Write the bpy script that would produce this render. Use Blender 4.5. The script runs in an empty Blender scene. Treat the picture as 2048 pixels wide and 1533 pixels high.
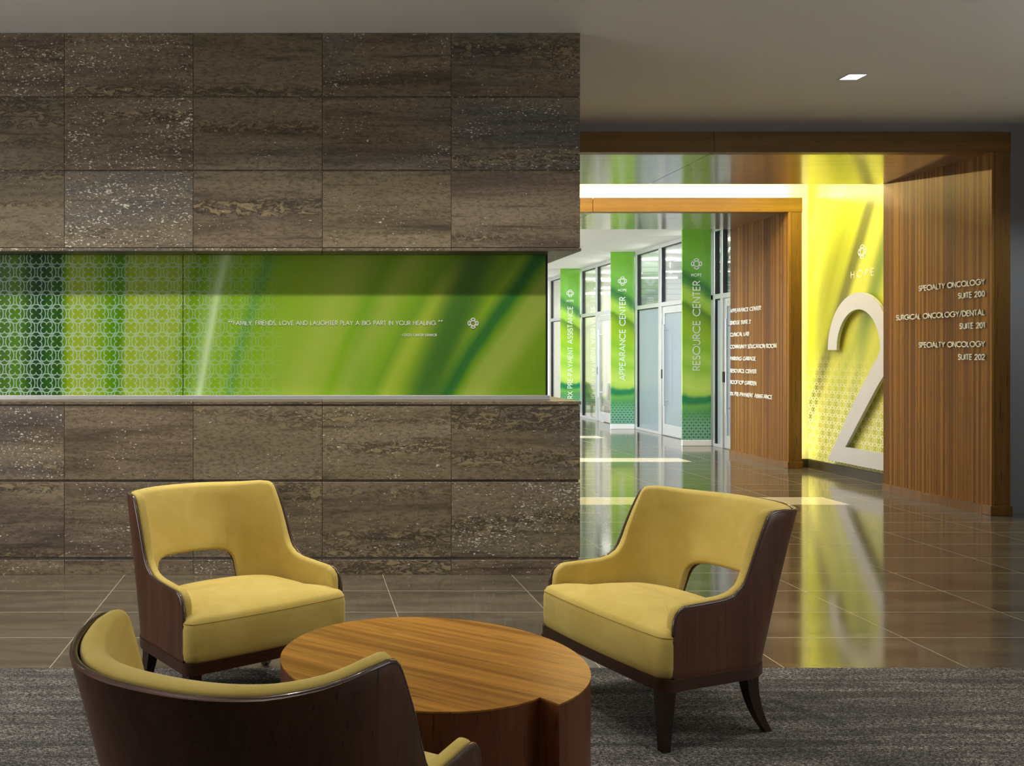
import bpy, bmesh, math, random
import numpy as np
from mathutils import Vector, Matrix
random.seed(7)
PI = math.pi
SC = bpy.context.scene
COL = SC.collection
F = 1880.0                     # focal length in pixels of the 2048-wide frame

# ------------------------------------------------------------------ camera
cd = bpy.data.cameras.new('camera'); cam = bpy.data.objects.new('camera', cd); COL.objects.link(cam)
cd.sensor_width = 36.0; cd.lens = F / 2048 * 36
cd.shift_x = (1024 - 604) / 2048; cd.shift_y = (712 - 766.5) / 2048
cam.location = (0, 0, 1.4); cam.rotation_euler = (PI / 2, 0, 0)
cd.clip_start = 0.05; cd.clip_end = 200
SC.camera = cam

# ------------------------------------------------------------------ view + world
SC.view_settings.view_transform = 'Standard'
SC.view_settings.look = 'None'
SC.view_settings.gamma = 1.0
SC.view_settings.use_curve_mapping = False
SC.view_settings.exposure = 0.0
w = bpy.data.worlds.new('world'); SC.world = w; w.use_nodes = True
w.node_tree.nodes['Background'].inputs[0].default_value = (1.0, 0.96, 0.90, 1)
w.node_tree.nodes['Background'].inputs[1].default_value = 0.07

# ------------------------------------------------------------------ lights
def area(name, loc, rot, sx, sy, power, color=(1, .9, .75), spread=PI):
    l = bpy.data.lights.new(name, 'AREA'); l.shape = 'RECTANGLE'; l.size = sx; l.size_y = sy
    l.energy = power; l.color = color; l.spread = spread
    o = bpy.data.objects.new(name, l); COL.objects.link(o); o.location = loc; o.rotation_euler = rot
    return o
def spot(name, loc, power, size=100, blend=.6, rot=(0, 0, 0), color=(1, .9, .74), radius=.05):
    l = bpy.data.lights.new(name, 'SPOT'); l.energy = power; l.spot_size = math.radians(size); l.spot_blend = blend
    l.color = color; l.shadow_soft_size = radius
    o = bpy.data.objects.new(name, l); COL.objects.link(o); o.location = loc; o.rotation_euler = rot
    return o
WARM = (1.0, .94, .84); COOL = (.86, .94, 1.0); LED = (1.0, .84, .42)
CEIL = 3.463
# recessed wall-washing downlights in the lobby ceiling in front of the stone wall
for i, x in enumerate((-3.0, -2.1, -1.2, -.3, .6, 1.5)):
    spot('wall_wash_light', (x, 4.86, CEIL - .02), 130, 104, .95, (math.radians(9), 0, 0), WARM, .06)
# recessed downlights over the seating
for x, y, p in ((.4, 2.3, 74), (-1.1, 2.9, 24), (1.5, 2.7, 30), (.5, 3.7, 18), (2.8, 3.6, 55), (3.6, 1.9, 60), (-2.3, 3.1, 10)):
    spot('seating_downlight', (x, y, CEIL - .02), p, 112, .7, (0, 0, 0), WARM, .08)
spot('lobby_downlight', (4.07, 6.944, CEIL - .03), 45, 95, .6, (0, 0, 0), WARM, .05)
spot('lobby_downlight', (6.2, 7.2, CEIL - .03), 60, 96, .8, (math.radians(8), 0, 0), COOL, .05)
# unseen fill lights added at both sides to brighten the lobby ceiling
area('ceiling_fill_light', (6.1, 3.6, 2.0), (PI, 0, 0), .3, 3.4, 24, (1, .97, .93))
area('ceiling_fill_light', (-3.7, 3.4, 2.0), (PI, 0, 0), .3, 3.4, 3, (1, .97, .93))
# added fill panels, out of the frame, lighting the chairs from either side
area('side_fill_light', (6.3, 1.9, 1.7), (0, PI / 2, 0), 1.8, 3.0, 52, (1, .97, .93))
area('side_fill_light', (-3.95, 2.9, 1.7), (0, -PI / 2, 0), 1.8, 2.4, 66, (1, .96, .90))
# light hidden behind the second portal: along its top and down its side
area('cove_light', (3.6, 11.755, 3.362), (PI, 0, 0), 4.9, .03, 24, (1, .90, .62))
area('cove_light', (3.6, 11.752, 3.381), (math.radians(-115), 0, 0), 4.9, .02, 210, (1, .80, .34))
area('cove_side_light', (6.178, 11.755, 1.72), (0, math.radians(-90), 0), 3.2, .03, 7, (1, .90, .40))
# light slots above the space between the portals
area('slot_light', (3.6, 10.75, 3.78), (0, 0, 0), 4.6, .5, 84, (1, .95, .74))
area('slot_wash', (5.6, 10.9, 3.75), (0, math.radians(-40), 0), .3, 1.6, 16, (1, .92, .55))
# corridor and the rooms behind the glass
for y, p in ((13.45, 370), (15.3, 270), (18.2, 215), (20.6, 130), (22.6, 45)):
    area('corridor_light', (3.0, y, 3.34), (math.radians(20), math.radians(-10), 0), 1.2, 1.0, p, (.95, .98, 1.0))
for y, p in ((13.6, 30), (15.8, 40), (17.8, 36)):
    area('room_light', (8.4, y, 3.24), (0, 0, 0), 2.4, 1.0, p, COOL)
for y in (20.4, 22.8):
    area('room_light', (8.4, y, 3.24), (0, 0, 0), 2.4, 1.0, 190, (1, .98, .92))

# ------------------------------------------------------------------ node helper
def s2l(c):
    return tuple((x / 255 / 12.92 if x / 255 <= .04045 else ((x / 255 + .055) / 1.055) ** 2.4) for x in c[:3])
class NB:
    def __init__(self, name):
        self.mat = bpy.data.materials.new(name); self.mat.use_nodes = True
        self.t = self.mat.node_tree; self.t.nodes.clear()
        self.out = self.t.nodes.new('ShaderNodeOutputMaterial')
    def n(self, typ, ins=(), **kw):
        nd = self.t.nodes.new(typ)
        for k, v in kw.items(): setattr(nd, k, v)
        items = ins.items() if isinstance(ins, dict) else enumerate(ins)
        for k, v in items: self.set(nd.inputs[k], v)
        return nd
    def set(self, sock, v):
        if v is None: return
        if isinstance(v, bpy.types.NodeSocket): self.t.links.new(v, sock)
        else:
            if sock.type == 'RGBA' and len(v) == 3: v = (*v, 1)
            sock.default_value = v
    def m(self, op, a, b=None, c=None, clamp=False):
        return self.n('ShaderNodeMath', (a, b, c), operation=op, use_clamp=clamp).outputs[0]
    def lin(self, a, k, c): return self.m('MULTIPLY_ADD', a, k, c)
    def v(self, op, a, b=None):
        return self.n('ShaderNodeVectorMath', (a, b), operation=op).outputs[0]
    def xyz(self, x, y, z): return self.n('ShaderNodeCombineXYZ', (x, y, z)).outputs[0]
    def sep(self, v):
        s = self.n('ShaderNodeSeparateXYZ', (v,)); return s.outputs[0], s.outputs[1], s.outputs[2]
    def obj(self): return self.n('ShaderNodeTexCoord').outputs['Object']
    def noise(self, vec, scale=1, detail=4, rough=.5, dist=0):
        return self.n('ShaderNodeTexNoise', {'Vector': vec, 'Scale': scale, 'Detail': detail, 'Roughness': rough, 'Distortion': dist}).outputs[0]
    def mr(self, x, a, b, c=0, d=1, smooth=True):
        nd = self.n('ShaderNodeMapRange', (x, a, b, c, d)); nd.interpolation_type = 'SMOOTHSTEP' if smooth else 'LINEAR'; nd.clamp = True
        return nd.outputs[0]
    def mix(self, f, a, b, mode='MIX'):
        nd = self.n('ShaderNodeMix', data_type='RGBA', blend_type=mode)
        self.set(nd.inputs[0], f); self.set(nd.inputs[6], a); self.set(nd.inputs[7], b)
        return nd.outputs[2]
    def ramp(self, f, stops, interp='LINEAR'):
        nd = self.n('ShaderNodeValToRGB', (f,)); r = nd.color_ramp; r.interpolation = interp
        while len(r.elements) > 1: r.elements.remove(r.elements[-1])
        for i, (p, c) in enumerate(stops):
            e = r.elements[0] if i == 0 else r.elements.new(p)
            e.position = p; e.color = (*c[:3], 1)
        return nd.outputs[0]
    def bump(self, h, s=.2, d=.01): return self.n('ShaderNodeBump', {'Strength': s, 'Distance': d, 'Height': h}).outputs[0]
    def pr(self, color, rough=.5, **kw):
        ins = {'Base Color': color, 'Roughness': rough}; ins.update(kw)
        p = self.n('ShaderNodeBsdfPrincipled', ins); self.t.links.new(p.outputs[0], self.out.inputs[0]); return self.mat
    def surf(self, sh): self.t.links.new(sh, self.out.inputs[0]); return self.mat
    def blade(self, u, v, p0, p1, w0, w1):
        """mask of a soft stripe through p0 and p1, full inside w0, gone at w1"""
        dx, dy = p1[0] - p0[0], p1[1] - p0[1]; L = math.hypot(dx, dy); a, b = -dy / L, dx / L
        d = self.m('ABSOLUTE', self.lin(u, a, self.lin(v, b, -(a * p0[0] + b * p0[1]))))
        return self.mr(d, w1, w0)
    def lattice(self, u, v, P, Q, line):
        """white trellis of touching rings, each with a four-lobed figure inside; P, Q are the pitches"""
        k = P / 538.0
        qx = self.m('PINGPONG', u, P / 2); qy = self.m('PINGPONG', v, Q / 2)
        ds = []
        for X, Y in ((qx, qy), (self.m('SUBTRACT', P / 2, qx), self.m('SUBTRACT', Q / 2, qy))):
            ln = self.n('ShaderNodeVectorMath', (self.xyz(X, Y, 0.0),), operation='LENGTH').outputs['Value']
            o = self.m('ABSOLUTE', self.m('SUBTRACT', ln, 240 * k))
            l2 = self.n('ShaderNodeVectorMath', (self.xyz(self.m('SUBTRACT', X, 74 * k), self.m('SUBTRACT', Y, 74 * k), 0.0),), operation='LENGTH').outputs['Value']
            i = self.m('ABSOLUTE', self.m('SUBTRACT', l2, 76 * k))
            i = self.m('ADD', i, self.m('MULTIPLY', self.m('LESS_THAN', ln, 76 * k), 1000.0))
            ds += [o, i]
        d = self.m('MINIMUM', self.m('MINIMUM', ds[0], ds[1]), self.m('MINIMUM', ds[2], ds[3]))
        return self.mr(d, line * k, line * .7 * k, smooth=False)

def plain(name, c, rough=.5, noise=.06, scale=3, **kw):
    b = NB(name); c = s2l(c)
    f = b.noise(b.obj(), scale, 3)
    col = b.mix(f, tuple(x * (1 - noise) for x in c), tuple(min(1, x * (1 + noise)) for x in c))
    return b.pr(col, rough, **kw)

# ------------------------------------------------------------------ materials
M = {}
M['ceiling'] = plain('painted_ceiling', (222, 222, 222), .8, .03, .6)
M['grey_paint'] = plain('grey_paint', (150, 150, 152), .75, .03, 1)
M['cream_paint'] = plain('cream_paint', (243, 238, 205), .7, .02, 1)
M['white_paint'] = plain('white_paint', (236, 236, 232), .7, .02, 1)
M['warm_white'] = plain('warm_white_paint', (226, 222, 204), .7, .02, 1)
M['aluminium'] = plain('satin_aluminium', (205, 207, 208), .35, .03, 8, Metallic=.55)
M['brushed'] = plain('brushed_steel', (206, 206, 214), .55, .03, 20, Metallic=.35)
M['black_rubber'] = plain('black_gasket', (14, 16, 20), .5, .05, 5)
M['dark_base'] = plain('dark_baseboard', (66, 60, 50), .45, .05, 6)
M['white_letter'] = plain('white_lettering', (238, 238, 236), .45, .02, 5)
M['print_white'] = plain('printed_white', (236, 240, 236), .4, .02, 5)
M['dark_metal'] = plain('dark_door_pull', (30, 30, 32), .4, .05, 5)
M['trim_white'] = plain('light_trim', (200, 198, 192), .5, .02, 5)

def emit(name, c, s):
    b = NB(name); e = b.n('ShaderNodeEmission', (c + (1,), s)); return b.surf(e.outputs[0])
M['lamp'] = emit('lamp_lens', (1, .97, .92), 6.0)
M['pendant_lens'] = emit('pendant_lens', (1, .99, .96), 4.0)

def wood(name, dark, mid, light, axis='z', freq=60, rough=.4, stretch=.03, contrast=1.0, rot=0, coat=0.0, bands=0.0, figure=.5, spec=.5):
    """straight-grained veneer; the grain runs along the named axis"""
    b = NB(name); p = b.obj()
    if rot:
        p = b.n('ShaderNodeVectorRotate', {'Vector': p, 'Axis': (0, 0, 1), 'Angle': rot}, rotation_type='AXIS_ANGLE').outputs[0]
    s = {'x': (stretch, 1, 1), 'y': (1, stretch, 1), 'z': (1, 1, stretch)}[axis]
    q = b.v('MULTIPLY', p, s)
    broad = b.noise(q, freq * .16, 3, .55, .6)
    fine = b.noise(q, freq, 5, .6, .3)
    pores = b.noise(b.v('MULTIPLY', q, (1, 1, 1)), freq * 4, 2, .5)
    f = b.lin(broad, figure * 1.3, b.lin(fine, (1 - figure) * 1.2, -.22))
    if bands:
        x, y, z = b.sep(p)
        along = b.m('ADD', x, y)
        wv = b.mr(b.noise(b.xyz(b.m('MULTIPLY', along, 30.0), 0.0, b.m('MULTIPLY', z, .12)), 1, 1, .5), .40, .62)
        f = b.m('ADD', b.m('MULTIPLY', f, 1 - bands), b.m('MULTIPLY', wv, bands))
    f = b.lin(b.m('SUBTRACT', f, .5), contrast, .5)
    col = b.ramp(f, [(.15, s2l(dark)), (.5, s2l(mid)), (.85, s2l(light))])
    col = b.mix(b.mr(pores, .62, .72), col, tuple(x * .55 for x in s2l(dark)))
    kw = {}
    if coat: kw = {'Coat Weight': coat, 'Coat Roughness': .18}
    kw['Specular IOR Level'] = spec
    return b.pr(col, rough, **kw, Normal=b.bump(fine, .06, .002))
M['walnut'] = wood('walnut_veneer', (62, 34, 20), (92, 54, 34), (116, 72, 46), 'z', 46, .36, .05)
M['walnut_dark'] = wood('dark_walnut', (36, 20, 12), (50, 29, 18), (66, 40, 25), 'z', 50, .35, .06)
M['walnut_rail'] = wood('walnut_rail', (48, 26, 15), (66, 38, 23), (84, 50, 30), 'x', 46, .35, .06)
M['table_top'] = wood('table_top_walnut', (136, 84, 32), (196, 136, 58), (232, 176, 88), 'x', 38, .32, .035, 1.5, math.radians(36.5), figure=.62)
M['table_side'] = wood('table_side_walnut', (84, 44, 22), (112, 62, 30), (140, 84, 42), 'z', 40, .36, .04)
M['portal_wood'] = wood('portal_veneer', (86, 54, 16), (124, 84, 26), (160, 118, 42), 'z', 30, .6, .03, .95, bands=.4, spec=.3)
M['portal_head'] = wood('portal_header_veneer', (96, 66, 22), (128, 92, 32), (150, 114, 46), 'x', 30, .4, .03)
M['portal_post'] = wood('portal_post_veneer', (92, 62, 22), (120, 84, 32), (142, 106, 46), 'z', 30, .4, .03)
def soffit_mat():
    b = NB('polished_soffit_veneer'); p = b.obj()
    f = b.noise(b.v('MULTIPLY', p, (.05, 1, 1)), 40, 4)
    col = b.ramp(f, [(.3, s2l((100, 70, 36))), (.7, s2l((150, 108, 60)))])
    return b.pr(col, .3, **{'Coat Weight': 1.0, 'Coat Roughness': .12, 'Coat IOR': 1.9, 'Specular IOR Level': .8})
M['soffit'] = soffit_mat()

def fabric():
    b = NB('yellow_velvet'); p = b.obj()
    f = b.noise(p, 7, 4, .6, .8); g = b.noise(p, 420, 2)
    col = b.mix(b.mr(f, .3, .7), s2l((198, 174, 90)), s2l((210, 187, 104)))
    return b.pr(col, .85, **{'Sheen Weight': .35, 'Sheen Roughness': .45, 'Sheen Tint': (1, .9, .6, 1), 'Specular IOR Level': .15}, Normal=b.bump(g, .06, .0006))
M['fabric'] = fabric()
M['seam'] = plain('seam_thread', (164, 134, 52), .85)
M['piping'] = plain('lacquered_edge', (74, 55, 44), .22, .1, 9, **{'Coat Weight': .6})

def stone():
    b = NB('vein_cut_stone'); p = b.obj()
    a = b.n('ShaderNodeAttribute', attribute_name='tile'); tv = a.outputs['Vector']
    r1, r2, r3 = b.sep(tv)
    q = b.v('ADD', p, b.v('MULTIPLY', tv, (37., 21., 53.)))
    st = b.v('MULTIPLY', q, (.34, 1, 1.35))
    big = b.noise(b.v('MULTIPLY', q, (.16, 1, 1.7)), 3.2, 6, .62, .5)
    hue = b.noise(b.v('MULTIPLY', q, (.5, 1, 1)), 1.8, 3, .5, .5)
    streak = b.noise(b.v('MULTIPLY', q, (.10, 1, 1.5)), 13, 6, .66, .4)
    fine = b.noise(b.v('MULTIPLY', q, (.42, 1, 1.1)), 70, 5, .7, .3)
    base = b.mix(b.mr(hue, .42, .60), s2l((88, 77, 64)), s2l((80, 81, 84)))
    base = b.mix(b.mr(r1, .3, .95), base, s2l((106, 95, 74)))
    base = b.mix(b.mr(r2, .4, 1.0, 0, .85), base, s2l((84, 70, 62)))
    base = b.mix(b.mr(big, .36, .66, 0, .8), base, s2l((120, 109, 91)))
    base = b.mix(b.mr(big, .46, .30, 0, .6), base, s2l((58, 51, 44)))
    base = b.mix(b.mr(streak, .46, .30, 0, .7), base, s2l((44, 38, 33)))
    base = b.mix(b.mr(streak, .56, .70, 0, .55), base, s2l((132, 120, 100)))
    base = b.mix(b.mr(fine, .36, .56, .55, 0), base, s2l((44, 38, 32)))
    # wandering ochre veins in some beds
    bed = b.mr(b.noise(b.v('MULTIPLY', q, (.09, 1, 2.4)), 2.6, 2, .4), .52, .64)
    vein = b.noise(b.v('MULTIPLY', q, (.40, 1, 1.1)), 24, 6, .62, 1.2)
    vm = b.mr(b.m('ABSOLUTE', b.m('SUBTRACT', vein, .5)), .06, .012)
    base = b.mix(b.m('MULTIPLY', b.m('MULTIPLY', vm, bed), .8), base, s2l((44, 37, 28)))
    vm2 = b.mr(vein, .54, .62)
    base = b.mix(b.m('MULTIPLY', b.m('MULTIPLY', vm2, bed), .6), base, s2l((134, 120, 86)))
    # pale shell specks, thick in some slabs
    few = b.mr(r3, .35, 1.0)
    sp = b.noise(b.v('MULTIPLY', q, (.55, 1, 1.25)), 95, 2, .5, .2)
    clus = b.noise(b.v('MULTIPLY', q, (.5, 1, 1.3)), 4.5, 3, .6)
    spm = b.m('GREATER_THAN', sp, b.lin(clus, -.30, b.lin(few, -.085, .885)))
    sp2 = b.noise(b.v('MULTIPLY', q, (.8, 1, 1.2)), 30, 3, .65, .8)
    spm2 = b.m('GREATER_THAN', sp2, b.lin(clus, -.35, b.lin(few, -.04, .925)))
    base = b.mix(b.m('MAXIMUM', spm, spm2), base, s2l((188, 184, 176)))
    base = b.mix(b.mr(r2, 1, 0, 0, .22), base, s2l((58, 52, 46)))
    base = b.mix(1.0, base, (1.48, 1.46, 1.41), 'MULTIPLY')
    return b.pr(base, .42, Normal=b.bump(fine, .12, .002), **{'Specular IOR Level': .4})
M['stone'] = stone()

def tile_floor():
    b = NB('polished_floor_tile'); x, y, z = b.sep(b.obj())
    TX, TY, X0, Y0 = .8235, .463, .515, 4.203
    tu = b.m('DIVIDE', b.m('SUBTRACT', x, X0 - 40 * TX), TX); tv = b.m('DIVIDE', b.m('SUBTRACT', y, Y0 - 40 * TY), TY)
    du = b.m('MULTIPLY', b.m('PINGPONG', tu, .5), TX); dv = b.m('MULTIPLY', b.m('PINGPONG', tv, .5), TY)
    g = b.m('MAXIMUM', b.m('LESS_THAN', du, .0022), b.m('LESS_THAN', dv, .0026))
    wn = b.n('ShaderNodeTexWhiteNoise', (b.xyz(b.m('FLOOR', tu), b.m('FLOOR', tv), 0.0),), noise_dimensions='2D')
    r = wn.outputs[0]
    q = b.v('ADD', b.obj(), b.v('MULTIPLY', wn.outputs[1], (9., 9., 9.)))
    cl = b.noise(b.v('MULTIPLY', q, (.8, 3.2, 1)), 1.7, 6, .62, .7)
    col = b.mix(b.mr(cl, .34, .68), s2l((84, 76, 64)), s2l((108, 99, 85)))
    col = b.mix(b.mr(b.noise(b.v('MULTIPLY', q, (1, 4, 1)), 5, 5, .6, .6), .6, .72, 0, .3), col, s2l((68, 61, 50)))
    col = b.mix(b.m('MULTIPLY', r, .22), col, s2l((76, 68, 56)))
    # pale inlaid tile rows crossing the corridor
    rows = None
    for y0 in (8.835, 12.395, 15.975):
        mk = b.m('MULTIPLY', b.m('GREATER_THAN', y, y0), b.m('LESS_THAN', y, y0 + .463))
        rows = mk if rows is None else b.m('MAXIMUM', rows, mk)
    rows = b.m('MULTIPLY', rows, b.m('MULTIPLY', b.m('GREATER_THAN', x, 2.05), b.m('LESS_THAN', x, 5.15)))
    col = b.mix(rows, col, s2l((226, 214, 190)))
    col = b.mix(b.m('MULTIPLY', g, .85), col, s2l((176, 166, 148)))
    rough = b.lin(g, .3, b.lin(cl, .06, .07))
    return b.pr(col, rough, **{'IOR': 1.58})
M['floor'] = tile_floor()

def carpet():
    b = NB('woven_carpet'); p = b.obj()
    th = b.noise(b.v('MULTIPLY', p, (.3, 1, 1)), 215, 3, .75)
    yarn = b.noise(b.v('MULTIPLY', p, (.8, 1, 1)), 380, 2, .7)
    band = b.noise(b.v('MULTIPLY', p, (.07, 1, 1)), 17, 4, .6, .3)
    patch = b.noise(b.v('MULTIPLY', p, (.7, 1, 1)), 4, 4, .6, .8)
    col = b.ramp(b.m('ADD', b.m('MULTIPLY', th, .55), b.m('MULTIPLY', yarn, .45)), [(.42, s2l((36, 34, 34))), (.49, s2l((84, 81, 79))), (.54, s2l((140, 136, 132))), (.60, s2l((222, 216, 208)))])
    col = b.mix(b.mr(band, .40, .62, .6, 0), col, s2l((48, 46, 46)))
    col = b.mix(b.mr(patch, .4, .65, .35, 0), col, s2l((56, 54, 52)))
    return b.pr(col, .95, Normal=b.bump(b.m('ADD', th, yarn), .5, .003), **{'Specular IOR Level': .1})
M['carpet'] = carpet()

def stops(lst, lo, hi): return [((u - lo) / (hi - lo), s2l(c)) for u, c in lst]
def panel_print():
    """blurred blades of grass behind glass; u,v run along and down the panel"""
    b = NB('grass_print_glass'); x, y, z = b.sep(b.obj())
    u = b.lin(x, 302.27, 604.0); v = b.lin(z, -302.27, 712 + 1.4 * 302.27)
    t = b.m('MINIMUM', b.m('MAXIMUM', b.m('DIVIDE', b.m('SUBTRACT', u, 220.), 1000.), 0.0), .75)
    wob = b.lin(b.noise(b.xyz(b.m('MULTIPLY', u, .012), b.m('MULTIPLY', v, .003), 0.0), 1, 2), 26, -13)
    uu = b.m('ADD', b.m('ADD', u, b.m('MULTIPLY', b.m('SUBTRACT', v, 650.), t)), wob)
    A = [(-600, (120, 150, 40)), (-350, (50, 100, 20)), (-150, (135, 160, 45)), (-40, (60, 100, 14)), (0, (64, 98, 14)), (32, (78, 124, 10)), (58, (36, 78, 15)), (80, (22, 62, 22)), (100, (42, 92, 15)), (120, (36, 80, 12)), (130, (96, 140, 8)), (140, (142, 165, 26)), (165, (144, 168, 48)), (195, (132, 162, 32)), (208, (108, 150, 6)), (224, (82, 134, 6)), (240, (76, 128, 6)), (256, (142, 168, 42)), (300, (144, 168, 52)), (350, (143, 168, 52)), (372, (106, 146, 6)), (392, (114, 156, 18)), (412, (142, 178, 84)), (423, (192, 218, 155)), (433, (142, 178, 72)), (450, (126, 168, 32)), (476, (128, 170, 32)), (494, (96, 150, 58)), (512, (122, 165, 34)), (560, (134, 170, 40))]
    B = [(560, (134, 170, 40)), (600, (138, 172, 52)), (650, (154, 178, 68)), (690, (144, 174, 58)), (712, (124, 168, 30)), (750, (154, 178, 68)), (790, (128, 168, 42)), (815, (114, 156, 40)), (845, (156, 180, 58)), (880, (128, 164, 40)), (925, (110, 152, 34)), (948, (132, 168, 38)), (962, (100, 146, 40)), (976, (50, 112, 46)), (990, (52, 114, 44)), (1004, (104, 150, 34)), (1024, (148, 172, 66)), (1060, (154, 176, 72)), (1100, (122, 160, 36)), (1160, (110, 150, 30))]
    ca = b.ramp(b.mr(uu, -600, 560, smooth=False), stops(A, -600, 560)); cb = b.ramp(b.mr(uu, 560, 1160, smooth=False), stops(B, 560, 1160))
    col = b.mix(b.m('GREATER_THAN', uu, 560.), ca, cb)
    col = b.mix(b.m('MULTIPLY', b.blade(u, v, (955, 515), (852, 790), 8, 58), .78), col, s2l((44, 96, 42)))
    col = b.mix(b.m('MULTIPLY', b.blade(u, v, (760, 515), (700, 790), 4, 46), .25), col, s2l((92, 140, 50)))
    lt = b.lattice(b.m('SUBTRACT', u, 51.0), b.m('SUBTRACT', v, 655.8), 42.1, 55.4, 13.5)
    fade = b.ramp(b.mr(u, 0, 600, smooth=False), [(0, (.70,) * 3), (.22, (.62,) * 3), (.5, (.44,) * 3), (.68, (.32,) * 3), (.85, (.16,) * 3), (.97, (0,) * 3)])
    col = b.mix(b.m('MULTIPLY', lt, fade), col, s2l((184, 212, 205)))
    return b.pr(col, .22, **{'Coat Weight': .25, 'Coat Roughness': .04})
M['panel_print'] = panel_print()

def fin_print():
    b = NB('grass_print_fin'); x, y, z = b.sep(b.obj())
    # x, z measured on the fin from its foot
    n = b.lin(b.noise(b.xyz(b.m('MULTIPLY', x, 3.0), 0.0, b.m('MULTIPLY', z, 1.5)), 1, 2), .22, -.11)
    hz = b.mr(z, .5, 1.9)
    s = b.m('ADD', b.m('ADD', z, n), b.m('MULTIPLY', b.m('MULTIPLY', x, hz), .55))
    L = [(0.1, (26, 92, 44)), (.3, (34, 104, 44)), (.5, (62, 128, 56)), (.62, (92, 154, 70)), (.69, (26, 112, 62)), (.76, (34, 118, 68)), (.82, (150, 186, 72)), (.92, (170, 196, 84)), (1.08, (156, 188, 74)), (1.25, (124, 172, 44)), (1.45, (150, 186, 66)), (1.65, (120, 168, 30)), (1.85, (134, 172, 24)), (2.05, (124, 160, 12)), (2.24, (76, 118, 14)), (2.32, (132, 172, 44)), (2.44, (142, 180, 62)), (2.56, (70, 126, 50)), (2.66, (46, 100, 46)), (2.78, (84, 146, 50)), (3.0, (100, 158, 54)), (3.3, (90, 146, 30))]
    col = b.ramp(b.mr(s, .1, 3.4, smooth=False), stops(L, .1, 3.4))
    lt = b.lattice(x, z, .0705, .0906, 18)
    col = b.mix(b.m('MULTIPLY', lt, b.mr(z, .64, .25, 0, .62)), col, s2l((170, 216, 208)))
    col = b.mix(1.0, col, (1.3, 1.3, 1.3), 'MULTIPLY')
    return b.pr(col, .25, **{'Coat Weight': .3, 'Coat Roughness': .05})
M['fin_print'] = fin_print()

def hope_print():
    b = NB('lime_mural_print'); x, y, z = b.sep(b.obj())
    n = b.noise(b.xyz(b.m('MULTIPLY', b.m('ADD', y, b.m('MULTIPLY', z, .45)), 1.6), b.m('MULTIPLY', z, .25), 0.0), 1, 2)
    col = b.ramp(n, [(.25, s2l((146, 156, 30))), (.45, s2l((178, 184, 44))), (.6, s2l((204, 206, 80))), (.75, s2l((166, 178, 40)))])
    col = b.mix(b.m('MULTIPLY', b.blade(y, z, (10.47, 3.17), (11.47, 1.23), .03, .17), .85), col, s2l((72, 76, 20)))
    col = b.mix(b.m('MULTIPLY', b.m('MULTIPLY', b.blade(y, z, (10.2, 2.75), (10.78, 1.40), .02, .16), b.mr(z, 1.15, 1.8)), .7), col, s2l((84, 118, 44)))
    col = b.mix(b.m('MULTIPLY', b.blade(y, z, (10.22, 2.5), (10.4, 2.05), .0, .14), .35), col, s2l((84, 128, 56)))
    lt = b.lattice(y, z, .139, .1832, 22)
    col = b.mix(b.m('MULTIPLY', lt, b.mr(z, 1.6, .5, 0, .8)), col, s2l((240, 242, 214)))
    return b.pr(col, .5)
M['hope_print'] = hope_print()

def glass(name, tint, refl=1.0):
    b = NB(name)
    tr = b.n('ShaderNodeBsdfTransparent', (tint + (1,),)); gl = b.n('ShaderNodeBsdfGlossy', ((1, 1, 1, 1), .02))
    fr = b.n('ShaderNodeFresnel', (1.45,)).outputs[0]
    mx = b.n('ShaderNodeMixShader', (b.m('MULTIPLY', fr, refl), tr.outputs[0], gl.outputs[0]))
    return b.surf(mx.outputs[0])
M['glass'] = glass('clear_glass', (.95, .97, .96), .8)
def frosted():
    b = NB('frosted_glass')
    tl = b.n('ShaderNodeBsdfTranslucent', ((.58, .66, .69, 1),)); df = b.n('ShaderNodeBsdfDiffuse', ((.42, .49, .52, 1),))
    m1 = b.n('ShaderNodeMixShader', (.45, tl.outputs[0], df.outputs[0]))
    gl = b.n('ShaderNodeBsdfGlossy', ((1, 1, 1, 1), .06)); fr = b.n('ShaderNodeFresnel', (1.45,)).outputs[0]
    return b.surf(b.n('ShaderNodeMixShader', (b.m('MULTIPLY', fr, .6), m1.outputs[0], gl.outputs[0])).outputs[0])
M['frosted'] = frosted()
def slats():
    b = NB('grooved_wall'); x, y, z = b.sep(b.obj())
    g = b.m('LESS_THAN', b.m('PINGPONG', z, .055), .006)
    return b.pr(b.mix(g, s2l((206, 212, 208)), s2l((140, 148, 146))), .6)
M['slats'] = slats()
M['sage'] = plain('sage_fabric', (150, 160, 96), .9, .1, 6)
def pattern_fabric():
    b = NB('leafy_fabric'); f = b.noise(b.obj(), 16, 3, .6, 1.2)
    return b.pr(b.ramp(f, [(.4, s2l((52, 66, 34))), (.5, s2l((92, 108, 52))), (.6, s2l((150, 156, 96)))]), .9)
M['leafy'] = pattern_fabric()
M['oak'] = wood('pale_oak', (150, 116, 76), (180, 144, 100), (204, 170, 124), 'x', 40, .5)

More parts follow.
